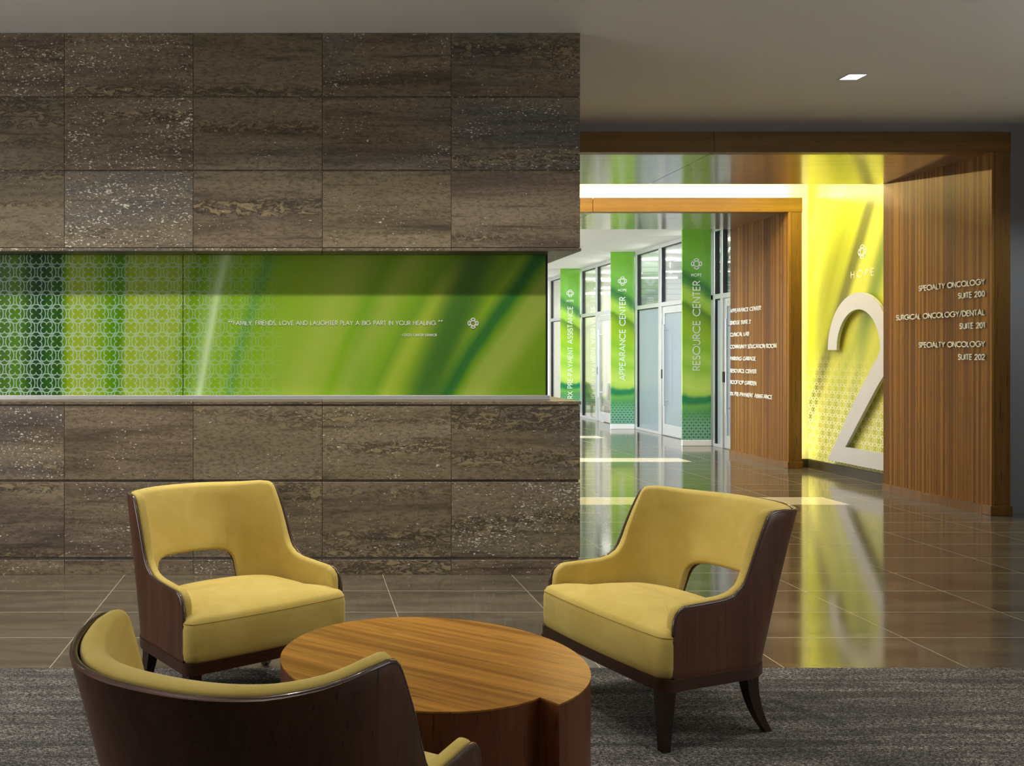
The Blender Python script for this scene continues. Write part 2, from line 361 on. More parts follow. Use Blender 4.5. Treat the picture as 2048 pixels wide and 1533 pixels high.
# ------------------------------------------------------------------ mesh helpers
def link_mesh(name, bm, mat, parent=None, smooth=None):
    bmesh.ops.recalc_face_normals(bm, faces=bm.faces)
    me = bpy.data.meshes.new(name); bm.to_mesh(me); bm.free()
    me.materials.append(mat)
    o = bpy.data.objects.new(name, me); COL.objects.link(o)
    if parent: o.parent = parent
    if smooth is not None:
        me.polygons.foreach_set('use_smooth', [True] * len(me.polygons))
        if smooth < 180: me.set_sharp_from_angle(angle=math.radians(smooth))
    return o
def box(bm, x0, x1, y0, y1, z0, z1, bevel=0.0, seg=2):
    vs = [bm.verts.new(c) for c in ((x0, y0, z0), (x1, y0, z0), (x1, y1, z0), (x0, y1, z0), (x0, y0, z1), (x1, y0, z1), (x1, y1, z1), (x0, y1, z1))]
    fs = [bm.faces.new([vs[i] for i in q]) for q in ((3, 2, 1, 0), (4, 5, 6, 7), (0, 1, 5, 4), (1, 2, 6, 5), (2, 3, 7, 6), (3, 0, 4, 7))]
    if bevel:
        es = list({e for f in fs for e in f.edges})
        bmesh.ops.bevel(bm, geom=es, offset=bevel, segments=seg, affect='EDGES', profile=.5)
    return fs
def prism(bm, pts, fn):
    """closed outline pts -> two copies fn(p,0), fn(p,1) bridged into a solid"""
    a = [bm.verts.new(fn(p, 0)) for p in pts]; c = [bm.verts.new(fn(p, 1)) for p in pts]
    bm.faces.new(a); bm.faces.new(list(reversed(c))); n = len(pts)
    for i in range(n): bm.faces.new((a[i], c[i], c[(i + 1) % n], a[(i + 1) % n]))
def loft(bm, rings, cap=True, closed=True):
    R = [[bm.verts.new(p) for p in r] for r in rings]; n = len(R[0])
    for a, c in zip(R, R[1:]):
        for i in range(n if closed else n - 1):
            j = (i + 1) % n; bm.faces.new((a[i], a[j], c[j], c[i]))
    if cap: bm.faces.new(list(reversed(R[0]))); bm.faces.new(R[-1])
def tube(bm, pts, r, n=8):
    pts = [Vector(p) for p in pts]; rings = []
    for i, p in enumerate(pts):
        t = (pts[min(i + 1, len(pts) - 1)] - pts[max(i - 1, 0)]).normalized()
        a = t.cross(Vector((0, 0, 1)));  a = a if a.length > .05 else t.cross(Vector((0, 1, 0))); a.normalize(); c = t.cross(a)
        rings.append([p + a * r * math.cos(2 * PI * k / n) + c * r * math.sin(2 * PI * k / n) for k in range(n)])
    loft(bm, rings)
def bake(o):
    """apply the modifiers of o"""
    dg = bpy.context.evaluated_depsgraph_get(); me = bpy.data.meshes.new_from_object(o.evaluated_get(dg), depsgraph=dg)
    old = o.data; o.modifiers.clear(); o.data = me; bpy.data.meshes.remove(old); me.name = o.name
def tag(o, label, cat, group=None, kind=None):
    o['label'] = label; o['category'] = cat
    if group: o['group'] = group
    if kind: o['kind'] = kind
    return o
def thing(name, label, cat, loc=(0, 0, 0), rz=0, group=None):
    o = bpy.data.objects.new(name, None); COL.objects.link(o); o.empty_display_size = .1
    o.location = loc; o.rotation_euler = (0, 0, rz)
    return tag(o, label, cat, group)
def bxo(name, dims, mat, parent=None, off=(0, 0, 0), bevel=0.0):
    bm = bmesh.new(); x0, x1, y0, y1, z0, z1 = dims; a, b_, c = off
    box(bm, x0 - a, x1 - a, y0 - b_, y1 - b_, z0 - c, z1 - c, bevel); return link_mesh(name, bm, mat, parent)
def struct(name, boxes, mat, label=None, cat=None):
    bm = bmesh.new()
    for d in boxes: box(bm, *d)
    o = link_mesh(name, bm, mat); o['kind'] = 'structure'
    if label: o['label'] = label
    if cat: o['category'] = cat
    return o

# ------------------------------------------------------------------ lettering: a stroke alphabet with geometric capitals
def arc(cx, cy, rx, ry, a0, a1, n=None):
    n = n or max(4, int(abs(a1 - a0) / 11)); return [(cx + rx * math.cos(math.radians(a0 + (a1 - a0) * i / n)), cy + ry * math.sin(math.radians(a0 + (a1 - a0) * i / n))) for i in range(n + 1)]
GL = {
 'A': (.74, [[(.0, 0), (.37, 1), (.74, 0)], [(.13, .33), (.61, .33)]]),
 'B': (.52, [[(.03, 0), (.03, 1), (.26, 1)] + arc(.26, .765, .2, .235, 90, -90) + [(.03, .53)], [(.26, .53)] + arc(.27, .265, .25, .265, 90, -90) + [(.03, 0)]]),
 'C': (.84, [arc(.5, .5, .5, .5, 47, 313)]),
 'D': (.74, [[(.03, 0), (.03, 1), (.24, 1)] + arc(.24, .5, .5, .5, 90, -90) + [(.03, 0)]]),
 'E': (.46, [[(.46, 1), (.03, 1), (.03, 0), (.46, 0)], [(.03, .53), (.44, .53)]]),
 'F': (.44, [[(.44, 1), (.03, 1), (.03, 0)], [(.03, .53), (.42, .53)]]),
 'G': (.98, [arc(.5, .5, .48, .5, 42, 360) + [(.58, .5)]]),
 'H': (.62, [[(.03, 0), (.03, 1)], [(.59, 0), (.59, 1)], [(.03, .54), (.59, .54)]]),
 'I': (.06, [[(.03, 0), (.03, 1)]]),
 'J': (.42, [[(.39, 1), (.39, .2)] + arc(.2, .2, .19, .2, 0, -150)]),
 'K': (.56, [[(.03, 0), (.03, 1)], [(.52, 1), (.06, .5), (.56, 0)]]),
 'L': (.42, [[(.03, 1), (.03, 0), (.42, 0)]]),
 'M': (.86, [[(.03, 0), (.12, 1), (.43, .18), (.74, 1), (.83, 0)]]),
 'N': (.66, [[(.03, 0), (.03, 1), (.63, 0), (.63, 1)]]),
 'O': (1.0, [arc(.5, .5, .5, .5, 90, 450, 30)]),
 'P': (.48, [[(.03, 0), (.03, 1), (.22, 1)] + arc(.22, .74, .25, .26, 90, -90) + [(.03, .48)]]),
 'R': (.52, [[(.03, 0), (.03, 1), (.22, 1)] + arc(.22, .74, .25, .26, 90, -90) + [(.03, .48)], [(.2, .48), (.52, 0)]]),
 'S': (.46, [arc(.23, .76, .19, .24, 25, 270) + arc(.23, .26, .23, .26, 90, -150)]),
 'T': (.5, [[(0, 1), (.5, 1)], [(.25, 1), (.25, 0)]]),
 'U': (.6, [[(.03, 1), (.03, .27)] + arc(.3, .27, .27, .27, 180, 360) + [(.57, 1)]]),
 'V': (.68, [[(0, 1), (.34, 0), (.68, 1)]]),
 'W': (1.0, [[(0, 1), (.26, 0), (.5, .86), (.74, 0), (1.0, 1)]]),
 'X': (.6, [[(0, 0), (.58, 1)], [(.02, 1), (.6, 0)]]),
 'Y': (.62, [[(0, 1), (.31, .46), (.62, 1)], [(.31, .46), (.31, 0)]]),
 '0': (.54, [arc(.27, .5, .25, .5, 90, 450, 26)]),
 '1': (.24, [[(.0, .96), (.2, .98), (.2, 0)]]),
 '2': (.52, [arc(.26, .72, .23, .28, 180, -25) + [(.02, 0), (.52, 0)]]),
 '/': (.36, [[(0, -.12), (.36, 1.05)]]),
 '-': (.28, [[(.02, .36), (.26, .36)]]),
 '.': (.08, [[(.04, 0), (.04, .1)]]),
 ',': (.12, [[(.08, .1), (.03, -.13)]]),
 '\u201c': (.36, [[(.13, 1.08), (.03, .9), (.07, .78), (.1, .9)], [(.33, 1.08), (.23, .9), (.27, .78), (.3, .9)]]),
 '\u201d': (.36, [[(.03, .78), (.13, .96), (.09, 1.08), (.06, .96)], [(.23, .78), (.33, .96), (.29, 1.08), (.26, .96)]]),
}
def ribbon(bm, pts, hw, fn):
    """flat stroke of half-width hw along pts, given thickness by fn(p, 0|1)"""
    n = len(pts); closed = math.dist(pts[0], pts[-1]) < 1e-6; L = []; R = []
    for i, p in enumerate(pts):
        a = pts[i - 1] if i else (pts[-2] if closed else None); c = pts[i + 1] if i < n - 1 else (pts[1] if closed else None)
        def nrm(q, r):
            d = math.dist(q, r) or 1; return (-(r[1] - q[1]) / d, (r[0] - q[0]) / d)
        n1 = nrm(a, p) if a else nrm(p, c); n2 = nrm(p, c) if c else nrm(a, p)
        mx, my = n1[0] + n2[0], n1[1] + n2[1]; ml = math.hypot(mx, my) or 1; mx /= ml; my /= ml
        k = hw / max(.42, mx * n1[0] + my * n1[1])
        L.append((p[0] + mx * k, p[1] + my * k)); R.append((p[0] - mx * k, p[1] - my * k))
    rows = []
    for l, r in zip(L, R): rows.append([bm.verts.new(fn(l, 0)), bm.verts.new(fn(l, 1)), bm.verts.new(fn(r, 1)), bm.verts.new(fn(r, 0))])
    for a, c in zip(rows, rows[1:]):
        for k in range(4): bm.faces.new((a[k], a[(k + 1) % 4], c[(k + 1) % 4], c[k]))
    if not closed: bm.faces.new(rows[0][::-1]); bm.faces.new(rows[-1])
def text_width(s, gap): return sum((GL[c][0] if c != ' ' else .30) + gap for c in s) - gap
def text(bm, s, origin, right, up, out, cap, length=None, align='l', bold=.075, gap=.17, thick=.004, lift=0.0, each=None, word=None):
    if word: bm = bmesh.new()
    """letters of height cap starting (or ending) at origin, running along 'right', standing out along 'out'"""
    o = Vector(origin); r = Vector(right); u = Vector(up); w_ = Vector(out)
    sx = (length / text_width(s, gap)) if length else cap
    x = 0.0 if align == 'l' else -text_width(s, gap)
    for c in s:
        if c == ' ':
            x += .30 + gap
            if word: word(bm); bm = bmesh.new()
            continue
        wd, strokes = GL[c]
        if each: bm = bmesh.new()
        for st in strokes:
            st = [(x + px, py) for px, py in st]
            # work in metres so that the stroke keeps its weight
            st = [(px * sx, (py * (1 - bold) + bold / 2) * cap) for px, py in st]
            ribbon(bm, st, bold * cap / 2, lambda p, k: o + r * p[0] + u * p[1] + w_ * (lift + thick * k))
        if each: each(bm)
        x += wd + gap
    if word: word(bm)
def logo(bm, centre, right, up, out, R, thick=.003, lw=.11):
    o = Vector(centre); r = Vector(right); u = Vector(up); w_ = Vector(out)
    fn = lambda p, k: o + r * p[0] + u * p[1] + w_ * thick * k
    a = .47 * R; rho = .47 * R; c = .305 * R; q = .309 * R
    for k in range(4):
        th = 90 * k
        cx, cy = a * math.cos(math.radians(th)), a * math.sin(math.radians(th))
        ribbon(bm, arc(cx, cy, rho, rho, th - 132, th + 132, 26), lw * R / 2, fn)
        t2 = th + 45; cx, cy = c * 1.414 * math.cos(math.radians(t2)), c * 1.414 * math.sin(math.radians(t2))
        ribbon(bm, arc(cx, cy, q, q, t2 - 126, t2 + 126, 22), lw * R / 2, fn)

# ------------------------------------------------------------------ the setting: floors, ceilings, walls
fl = struct('floor', [(-4.2, 10.6, 4.203, 25, -.06, 0)], M['floor'])
struct('floor_carpet', [(-4.2, 6.6, -2.2, 4.203, -.06, .004)], M['carpet'])
struct('ceiling', [(-4.2, 6.55, -2.2, 8.34, CEIL, CEIL + .15)], M['ceiling'])
struct('wall_right', [(6.42, 6.55, -2.2, 8.34, 0, CEIL)], M['grey_paint'])
struct('wall_front', [(6.203, 6.55, 8.34, 8.5, 0, 4.0)], M['grey_paint'])
struct('wall_over_portal', [(.997, 6.203, 8.34, 8.5, 3.361, 4.0)], M['grey_paint'])
struct('wall_front_left', [(-4.2, .997, 8.34, 8.5, 0, 4.0)], M['grey_paint'])
struct('wall_mural', [(6.36, 6.5, 8.5, 13.3, 0, 4.0)], M['cream_paint'])
struct('wall_left', [(.70, .84, 8.5, 11.95, 0, 4.0)], M['cream_paint'])
struct('wall_corridor_left', [(.70, .84, 11.95, 24.3, 0, 3.385)], M['white_paint'])
struct('wall_back', [(6.175, 6.36, 11.79, 11.95, 0, 4.0)], M['cream_paint'])
struct('wall_above', [(1.026, 6.174, 11.79, 11.95, 3.36, 4.0)], M['cream_paint'])
struct('wall_back_left', [(.84, 1.025, 11.79, 11.95, 0, 4.0)], M['cream_paint'])
struct('ceiling_bay', [(.84, 6.36, 8.5, 11.79, 3.85, 4.0)], M['cream_paint'])
struct('ceiling_corridor', [(.84, 6.36, 11.95, 24.2, 3.385, 3.5)], M['white_paint'])
struct('wall_far', [(.84, 6.5, 24.2, 24.35, 0, 3.5)], M['white_paint'])
struct('baseboard_right', [(6.335, 6.36, 9.756, 11.79, 0, .107), (6.17, 6.335, 11.765, 11.79, 0, .107)], M['dark_base'])
# rooms behind the glass
struct('ceiling_room', [(6.42, 10.6, 12.4, 24.6, 3.30, 3.45)], M['white_paint'])
struct('wall_room', [(10.5, 10.6, 12.4, 24.6, 0, 3.3), (6.5, 10.5, 12.3, 12.4, 0, 3.3)], M['white_paint'])
struct('wall_room_end', [(6.5, 10.5, 24.5, 24.6, 0, 3.3)], M['warm_white'])
struct('wall_room_partition', [(6.43, 10.5, 18.95, 19.05, 0, 3.3)], M['slats'])

# ------------------------------------------------------------------ stone-clad wall with the long recess
SY = 6.0
def pz(y): return 1.4 + (712 - y) / (F / SY)
def px(x): return (x - 604) / (F / SY)
def stone_wall():
    XR = 1.78; XL = -4.1; rnd = random.Random(11)
    cols = []; x = px(1160.5)
    while x > XL: cols.append((max(XL, x - .8235), x)); x -= .8235
    up = [(pz(192.5), CEIL - .002), (pz(340), pz(195.5)), (pz(495.3), pz(342.5))]
    low = [(pz(960), pz(812)), (pz(1115), pz(965)), (0.0, pz(1121))]
    for name, rows, lip, core, lab in (('wall_stone', up, (pz(502.6), pz(496.6)), (pz(497), CEIL - .001), 'dark brown stone-clad wall above the long recess'),
                                       ('wall_stone_base', low, (pz(809.5), pz(803)), (0, pz(809)), 'dark brown stone-clad wall below the long recess')):
        bm = bmesh.new(); tiles = []; vals = []
        for ri, (z0, z1) in enumerate(rows):
            for a, c in cols: tiles.append((a + .0012, c - .0012, SY + (.004 if z0 == 0 else 0), SY + .03, z0, z1))
        for ci, (a, c) in enumerate(cols):
            tiles.append((a + .0012, c - .0012 + (.006 if ci == 0 else 0), SY - .006, SY + .89, *lip))
        for t in tiles:
            n0 = len(bm.faces); box(bm, *t, bevel=.0016, seg=1)
            v = (rnd.random(), rnd.random(), rnd.random()); vals += [v] * (len(bm.faces) - n0)
        n0 = len(bm.faces); box(bm, XL, XR - .012, SY + .012, SY + .885, *core); vals += [(.5, .5, .2)] * (len(bm.faces) - n0)
        me = bpy.data.meshes.new(name); bm.to_mesh(me); bm.free(); me.materials.append(M['stone'])
        at = me.attributes.new('tile', 'FLOAT_VECTOR', 'FACE')
        at.data.foreach_set('vector', [c for v in vals for c in v])
        o = bpy.data.objects.new(name, me); COL.objects.link(o); o['kind'] = 'structure'
        o['label'] = lab; o['category'] = 'wall'
stone_wall()

PY = 6.22
def ux(x): return (x - 604) / (F / PY)
def uz(y): return 1.4 + (712 - y) / (F / PY)
mp = thing('mural_panel', 'long green glass panel with a quote, set in the stone wall recess', 'wall panel', (0, PY, 0))
mp['label'] = 'long green glass panel with white quotation set in the stone wall recess'
zt, zb = pz(502.6) - .001, uz(798)
for a, c in ((-4.1, ux(366) - .0025), (ux(366) + .0025, ux(1091.5))):
    bxo('glass_pane', (a, c, 0, .05, zb, zt), M['panel_print'], mp, bevel=.001)
bxo('edge_trim', (ux(1091.5), ux(1095.2), -.002, .08, zb, zt), M['black_rubber'], mp)
bxo('backing', (-4.0, ux(1091), .05, .35, zb, zt), M['dark_base'], mp)
bm = bmesh.new()
A = ((1, 0, 0), (0, 0, 1), (0, -1, 0))
text(bm, '\u201c', (ux(456.5), 0, uz(651)), *A, .029, .030, bold=.14, thick=.004)
text(bm, 'FAMILY, FRIENDS, LOVE AND LAUGHTER PLAY A BIG PART IN YOUR HEALING.', (ux(467), 0, uz(651)), *A, .0295, ux(873.5) - ux(467), bold=.105, thick=.004)
text(bm, '\u201d', (ux(876), 0, uz(650)), *A, .029, .030, bold=.14, thick=.004)
link_mesh('quote_lettering', bm, M['print_white'], mp)
bm = bmesh.new()
text(bm, '- COCO, CANCER SURVIVOR', (ux(801), 0, uz(673)), *A, .0165, ux(873.5) - ux(801), bold=.12, thick=.003)
link_mesh('attribution_lettering', bm, M['print_white'], mp)
bm = bmesh.new(); logo(bm, (ux(946), 0, uz(647)), *A, .0355, .004, .13); link_mesh('emblem', bm, M['print_white'], mp)
rail = bxo('ledge_rail', (-4.1, ux(1097), 6.180, 6.214, pz(803) + .001, pz(803) + .030), M['aluminium'], bevel=.002)
tag(rail, 'thin silver metal rail along the foot of the green glass panel', 'rail')

# ------------------------------------------------------------------ two wooden portals
def portal(y0, y1, xi, label, mirror_side=True):
    L = (3.6, y0, 0); zt_, zs = 3.359, 3.181; xo = xi + .172; xl = 7.2 - xi; xlo = 7.2 - xo
    t = thing('wooden_portal', label, 'doorway surround', L, group='wooden portals along the corridor')
    for a, c in ((xlo, 3.5965), (3.6035, xo)):
        bxo('header', (a, c, y0, y0 + .10, zs, zt_), M['portal_head'], t, L, .003)
        bxo('soffit', (max(a, xl - .01), min(c, xi + .01), y0 + .10, y1, zs, zs + .03), M['soffit'], t, L)
    for s in (1, -1):
        def X(a, c): return (a, c) if s > 0 else (7.2 - c, 7.2 - a)
        bxo('post', (*X(xi + .032, xo - .004), y0 + .004, y0 + .10, .075, zs), M['portal_post'], t, L, .003)
        bxo('post_base', (*X(xi - .012, xo + .006), y0 - .010, y0 + .10, 0, .085), M['portal_post'], t, L, .004)
        bxo('side_panel', (*X(xi + .004, xi + .030), y0 + .003, y1, .02, zs), M['portal_wood'], t, L, .001)
        bxo('panel_core', (*X(xi + .030, xo - .03), y0 + .10, y1, .02, zs), M['portal_wood'], t, L, .002)
        bm = bmesh.new(); n = 16; pts = []
        bul = .035 if y0 < 9 else .012
        for i in range(n + 1):
            f = i / n; pts.append((-(.012 + bul * math.sin(PI * f) ** 2), y0 + .10 + f * (y1 - y0 - .10)))
        pts = pts + [(.02, y1), (.02, y0 + .10)]
        prism(bm, pts, lambda p, k: ((xi + p[0] if s > 0 else 7.2 - xi - p[0]) - L[0], p[1] - L[1], k * .078))
        link_mesh('baseboard', bm, M['portal_post'], t)
    return t
portal(8.22, 9.756, 6.03, 'dark-fronted wooden portal nearest the seating, ribbed panel listing oncology suites')
portal(11.63, 13.22, 6.02, 'golden lit wooden portal deeper in the corridor, panel listing eight destinations')

# lettering on the ribbed panels: letters run towards the camera (-Y), facing -X
PA = ((0, -1, 0), (0, 0, 1), (-1, 0, 0))
XF = 6.035
def ysp(x, X=XF): return F * X / (x - 604)
entries = (('SPECIALTY ONCOLOGY', 'SUITE 200', 2.029, 1.922, 'upper'), ('SURGICAL ONCOLOGY/DENTAL', 'SUITE 201', 1.757, 1.643, 'middle'), ('SPECIALTY ONCOLOGY', 'SUITE 202', 1.477, 1.361, 'lower'))
yr = ysp(1971.5)
for a, c, z1, z2, w_ in entries:
    o = thing('wall_lettering', 'x', 'lettering', (XF, yr, 0), 0, 'suite lettering on the near wood panel')
    la = .885 if a.startswith('SPEC') else 1.235
    for s, z, ln in ((a, z1, la), (c, z2, .335 if c != 'SUITE 201' else .315)):
        text(None, s, (0, ln, z), *PA, .0555, ln, bold=.17, thick=.008, lift=.003, each=lambda q: link_mesh('letter', q, M['white_letter'], o))
    tag(o, f'raised white lettering {a} {c} on near ribbed wood panel'.replace('/', ' '), 'lettering', 'suite lettering on the near wood panel')
yl = ysp(1462.3, 6.025)
for s, z, xe in (('APPEARANCE CENTER', 2.0, 1522.8), ('BRIDGE SUITE 2', 1.832, 1502.5), ('CLINICAL LAB', 1.668, 1499), ('COMMUNITY EDUCATION ROOM', 1.498, 1554.3), ('PARKING GARAGE', 1.333, 1513), ('RESOURCE CENTER', 1.163, 1514), ('ROOFTOP GARDEN', 1.004, 1514), ('RX PRE-PAYMENT ASSISTANCE', .84, 1546)):
    o = thing('wall_lettering', 'x', 'lettering', (6.025, yl, 0), 0, 'directory lettering on the far wood panel')
    text(None, s, (0, 0, z), *PA, .055, yl - ysp(xe, 6.025), bold=.16, thick=.010, lift=.003, each=lambda q: link_mesh('letter', q, M['white_letter'], o))
    tag(o, f'raised white lettering {s} on far ribbed wood panel'.replace('RX PRE-PAYMENT ASSISTANCE', 'RX PRE-PAYMENT ASSISTANCE'), 'lettering', 'directory lettering on the far wood panel')

# ------------------------------------------------------------------ lime mural with HOPE and the big 2
mu = thing('wall_mural_print', 'lime green HOPE mural with white lattice on wall between the portals', 'mural', (0, 0, 0)); mu.name = 'hope_mural'
bxo('print_sheet', (6.352, 6.359, 9.2, 11.789, .108, 3.849), M['hope_print'], mu)
bm = bmesh.new(); logo(bm, (6.352, 10.655, 2.58), *PA, .083, .003, .10); link_mesh('emblem', bm, M['print_white'], mu)
bm = bmesh.new(); text(bm, 'HOPE', (6.352, 10.875, 2.293), *PA, .083, .435, bold=.10, gap=.50, thick=.003); link_mesh('lettering', bm, M['print_white'], mu)
def big_two():
    y0 = 11.225
    O = arc(.60, 1.47, .60, .645, 180, 0, 36) + [(1.19, 1.36), (1.14, 1.25), (.95, 1.05), (.81, .883), (.36, .344)]
    I = arc(.60, 1.47, .415, .455, 180, 0, 36) + [(.975, 1.39), (.90, 1.307), (.75, 1.138), (.54, .883), (.14, .344)]
    bm = bmesh.new(); f3 = lambda p, k: bm.verts.new((-.035 - .035 * k, -p[0], p[1]))
    rows = [[f3(o_, 0), f3(o_, 1), f3(i_, 1), f3(i_, 0)] for o_, i_ in zip(O, I)]
    for a, c in zip(rows, rows[1:]):
        for k in range(4): bm.faces.new((a[k], a[(k + 1) % 4], c[(k + 1) % 4], c[k]))
    bm.faces.new(rows[0][::-1])
    prism(bm, [(0, .156), (1.30, .156), (1.30, .344), (.36, .344), (.14, .344)], lambda p, k: (-.035 - .035 * k, -p[0], p[1]))
    t = thing('metal_numeral', 'large brushed metal numeral 2 standing off the lime mural', 'numeral', (6.3485, y0, 0))
    link_mesh('numeral', bm, M['brushed'], t)
    for (yy, zz) in ((.09, 1.55), (.60, 2.02), (.12, .26), (.9, .25), (.55, .70)):
        bm = bmesh.new(); tube(bm, [(0, -yy, zz), (-.04, -yy, zz)], .012, 10); link_mesh('standoff_pin', bm, M['brushed'], t)
big_two()

# ------------------------------------------------------------------ printed fins
A2 = ((0, 0, 1), (-1, 0, 0), (0, -1, 0))          # vertical text read from below, tops to the left
for yy, s, z0, ln in ((14.58, 'RESOURCE CENTER', 1.175, 1.385), (17.95, 'APPEARANCE CENTER', .932, 1.59), (21.45, 'RX PRE-PAYMENT ASSISTANCE', .424, 2.095)):
    L = (5.90, yy, 0)
    t = thing('blade_sign', f'tall green {s} blade sign with white lattice foot', 'sign', L, group='green blade signs along the glass wall')
    bxo('print_sheet', (0, .445, 0, .028, .095, 3.384), M['fin_print'], t)
    bxo('foot', (-.004, .452, -.006, .034, 0, .095), M['white_letter'], t, bevel=.006)
    text(None, s, (.2775, 0, z0), *A2, .118, ln, bold=.105, thick=.003, word=lambda q: link_mesh('lettering', q, M['print_white'], t))
    bm = bmesh.new(); text(bm, 'HOPE', (.14, 0, 2.63), (1, 0, 0), (0, 0, 1), (0, -1, 0), .048, .156, bold=.13, gap=.34, thick=.003); link_mesh('name_lettering', bm, M['print_white'], t)
    bm = bmesh.new(); logo(bm, (.219, 0, 2.827), (1, 0, 0), (0, 0, 1), (0, -1, 0), .086, .003, .12); link_mesh('emblem', bm, M['print_white'], t)

# ------------------------------------------------------------------ glazed storefront on the right of the corridor
GX0, GX1 = 6.352, 6.412
def frame_piece(bm, y0, y1, z0, z1, d=0.0): box(bm, GX0 - d, GX1 + d, min(y0, y1), max(y0, y1), z0, z1, .003, 1)
TR = 2.27; TOP = 3.31
def bay(n, ya, yb, door, panes, frost):
    """ya: far end, yb: near end; door: (far, near); panes: list of (far, near)"""
    L = (0, 0, 0)
    bm = bmesh.new(); gk = bmesh.new()
    frame_piece(bm, yb, ya, TOP, 3.384, .003); frame_piece(bm, yb, ya, TR, TR + .075, .004)
    cuts = [ya] + [c for p in panes for c in p] + [yb]
    solids = [(cuts[i], cuts[i + 1]) for i in range(0, len(cuts), 2)]
    for a, c in solids:
        if abs(a - c) > .005: frame_piece(bm, c, a, 0, TOP)
    for p in panes:
        if door and abs(p[0] - door[0]) < .01: continue
        frame_piece(bm, p[1] - .01, p[0] + .01, 0, .05, .002)
    o = link_mesh(f'window_{n}', bm, M['aluminium']); o['kind'] = 'structure'
    for p in panes:
        isdoor = door and abs(p[0] - door[0]) < .01
        for z0, z1, up in ((TR + .075, TOP, True), (.05, TR, False)):
            if isdoor and not up: continue
            bxo('glass_pane', (6.378, 6.386, p[1], p[0], z0, z1), M['frosted'] if (frost and not up) else M['glass'], o)
            g = bmesh.new(); box(g, GX0 + .002, GX1 - .002, p[0] - .045, p[0] - .001, z0 + .002, z1 - .002)
            box(g, GX0 + .004, GX1 - .004, p[1], p[0] - .045, z1 - .014, z1 - .001)
            link_mesh('gasket', g, M['black_rubber'], o)
    if door:
        a, c = door; a -= .05; c += .01
        bm = bmesh.new()
        for y0, y1, z0, z1 in ((a - .075, a, .012, TR - .012), (c, c + .075, .012, TR - .012), (c + .075, a - .075, TR - .13, TR - .012), (c + .075, a - .075, .012, .20)):
            frame_piece(bm, y0, y1, z0, z1, -.006)
        d = link_mesh(f'door_{n}', bm, M['aluminium']); d['kind'] = 'structure'
        bxo('glass_pane', (6.378, 6.386, c + .075, a - .075, .20, TR - .13), M['frosted'] if frost else M['glass'], d)
        bm = bmesh.new(); tube(bm, [(6.30, a - .19, .52), (6.30, a - .19, 1.95)], .016, 10)
        h = link_mesh('pull_handle', bm, M['brushed'], d, 60)
        for zz in (.62, 1.85):
            bm = bmesh.new(); tube(bm, [(6.30, a - .19, zz), (6.378, a - .19, zz)], .012, 8); link_mesh('handle_standoff', bm, M['brushed'], h)
        bxo('lock_plate', (6.335, 6.358, a - .03, a + .02, 1.0, 1.16), M['dark_metal'], d)
bay(1, 14.53, 13.22, (14.20, 13.30), [(14.47, 14.28), (14.20, 13.30)], True)
bay(2, 17.93, 14.62, (16.62, 15.56), [(17.82, 16.76), (16.62, 15.56), (15.46, 14.70)], True)
bay(3, 21.42, 18.0, (20.22, 19.16), [(21.32, 20.36), (20.22, 19.16), (19.06, 18.1)], False)
bay(4, 24.15, 21.50, (22.9, 21.84), [(24.0, 23.04), (22.9, 21.84)], False)

# ------------------------------------------------------------------ ceiling light in the lobby, pendants in the rooms
t = thing('ceiling_light', 'small square recessed ceiling light glowing white', 'ceiling light', (4.07, 6.944, CEIL))
bm = bmesh.new(); s = .078; q = .064
for d in ((-s, s, -s, -q), (-s, s, q, s), (-s, -q, -q, q), (q, s, -q, q)): box(bm, *d, -.004, .0)
link_mesh('trim_ring', bm, M['trim_white'], t); bxo('lens', (-q, q, -q, q, -.0025, 0), M['lamp'], t)
for i, (y, xa, xb, pl) in enumerate(((15.3, 6.55, 7.75, 'nearest the near blade sign'), (17.05, 6.55, 7.75, 'in the middle bay behind glass'), (18.45, 6.55, 7.35, 'just before the grooved partition'), (19.6, 6.55, 7.7, 'just past the grooved partition'), (21.3, 6.62, 7.9, 'over the green chairs'), (23.3, 6.62, 8.1, 'near the far end wall'))):
    t = thing('linear_pendant', f'slim white linear pendant light {pl}', 'pendant light', ((xa + xb) / 2, y, 3.3), group='linear pendants behind the glass wall')
    hx = (xb - xa) / 2
    bxo('housing', (-hx, hx, -.03, .03, -.36, -.325), M['white_letter'], t); bxo('lens', (-hx + .005, hx - .005, -.036, .036, -.385, -.36), M['pendant_lens'], t)
    area('pendant_fill_light', ((xa + xb) / 2, y, 3.01), (PI, 0, 0), xb - xa - .1, .05, 22, (1, .99, .96))  # upward fill added above each pendant to lift the dim upper room
    for sx in (-hx + .12, hx - .12):
        bm = bmesh.new(); tube(bm, [(sx, 0, -.325), (sx, 0, 0)], .003, 6); link_mesh('hanger_wire', bm, M['brushed'], t)
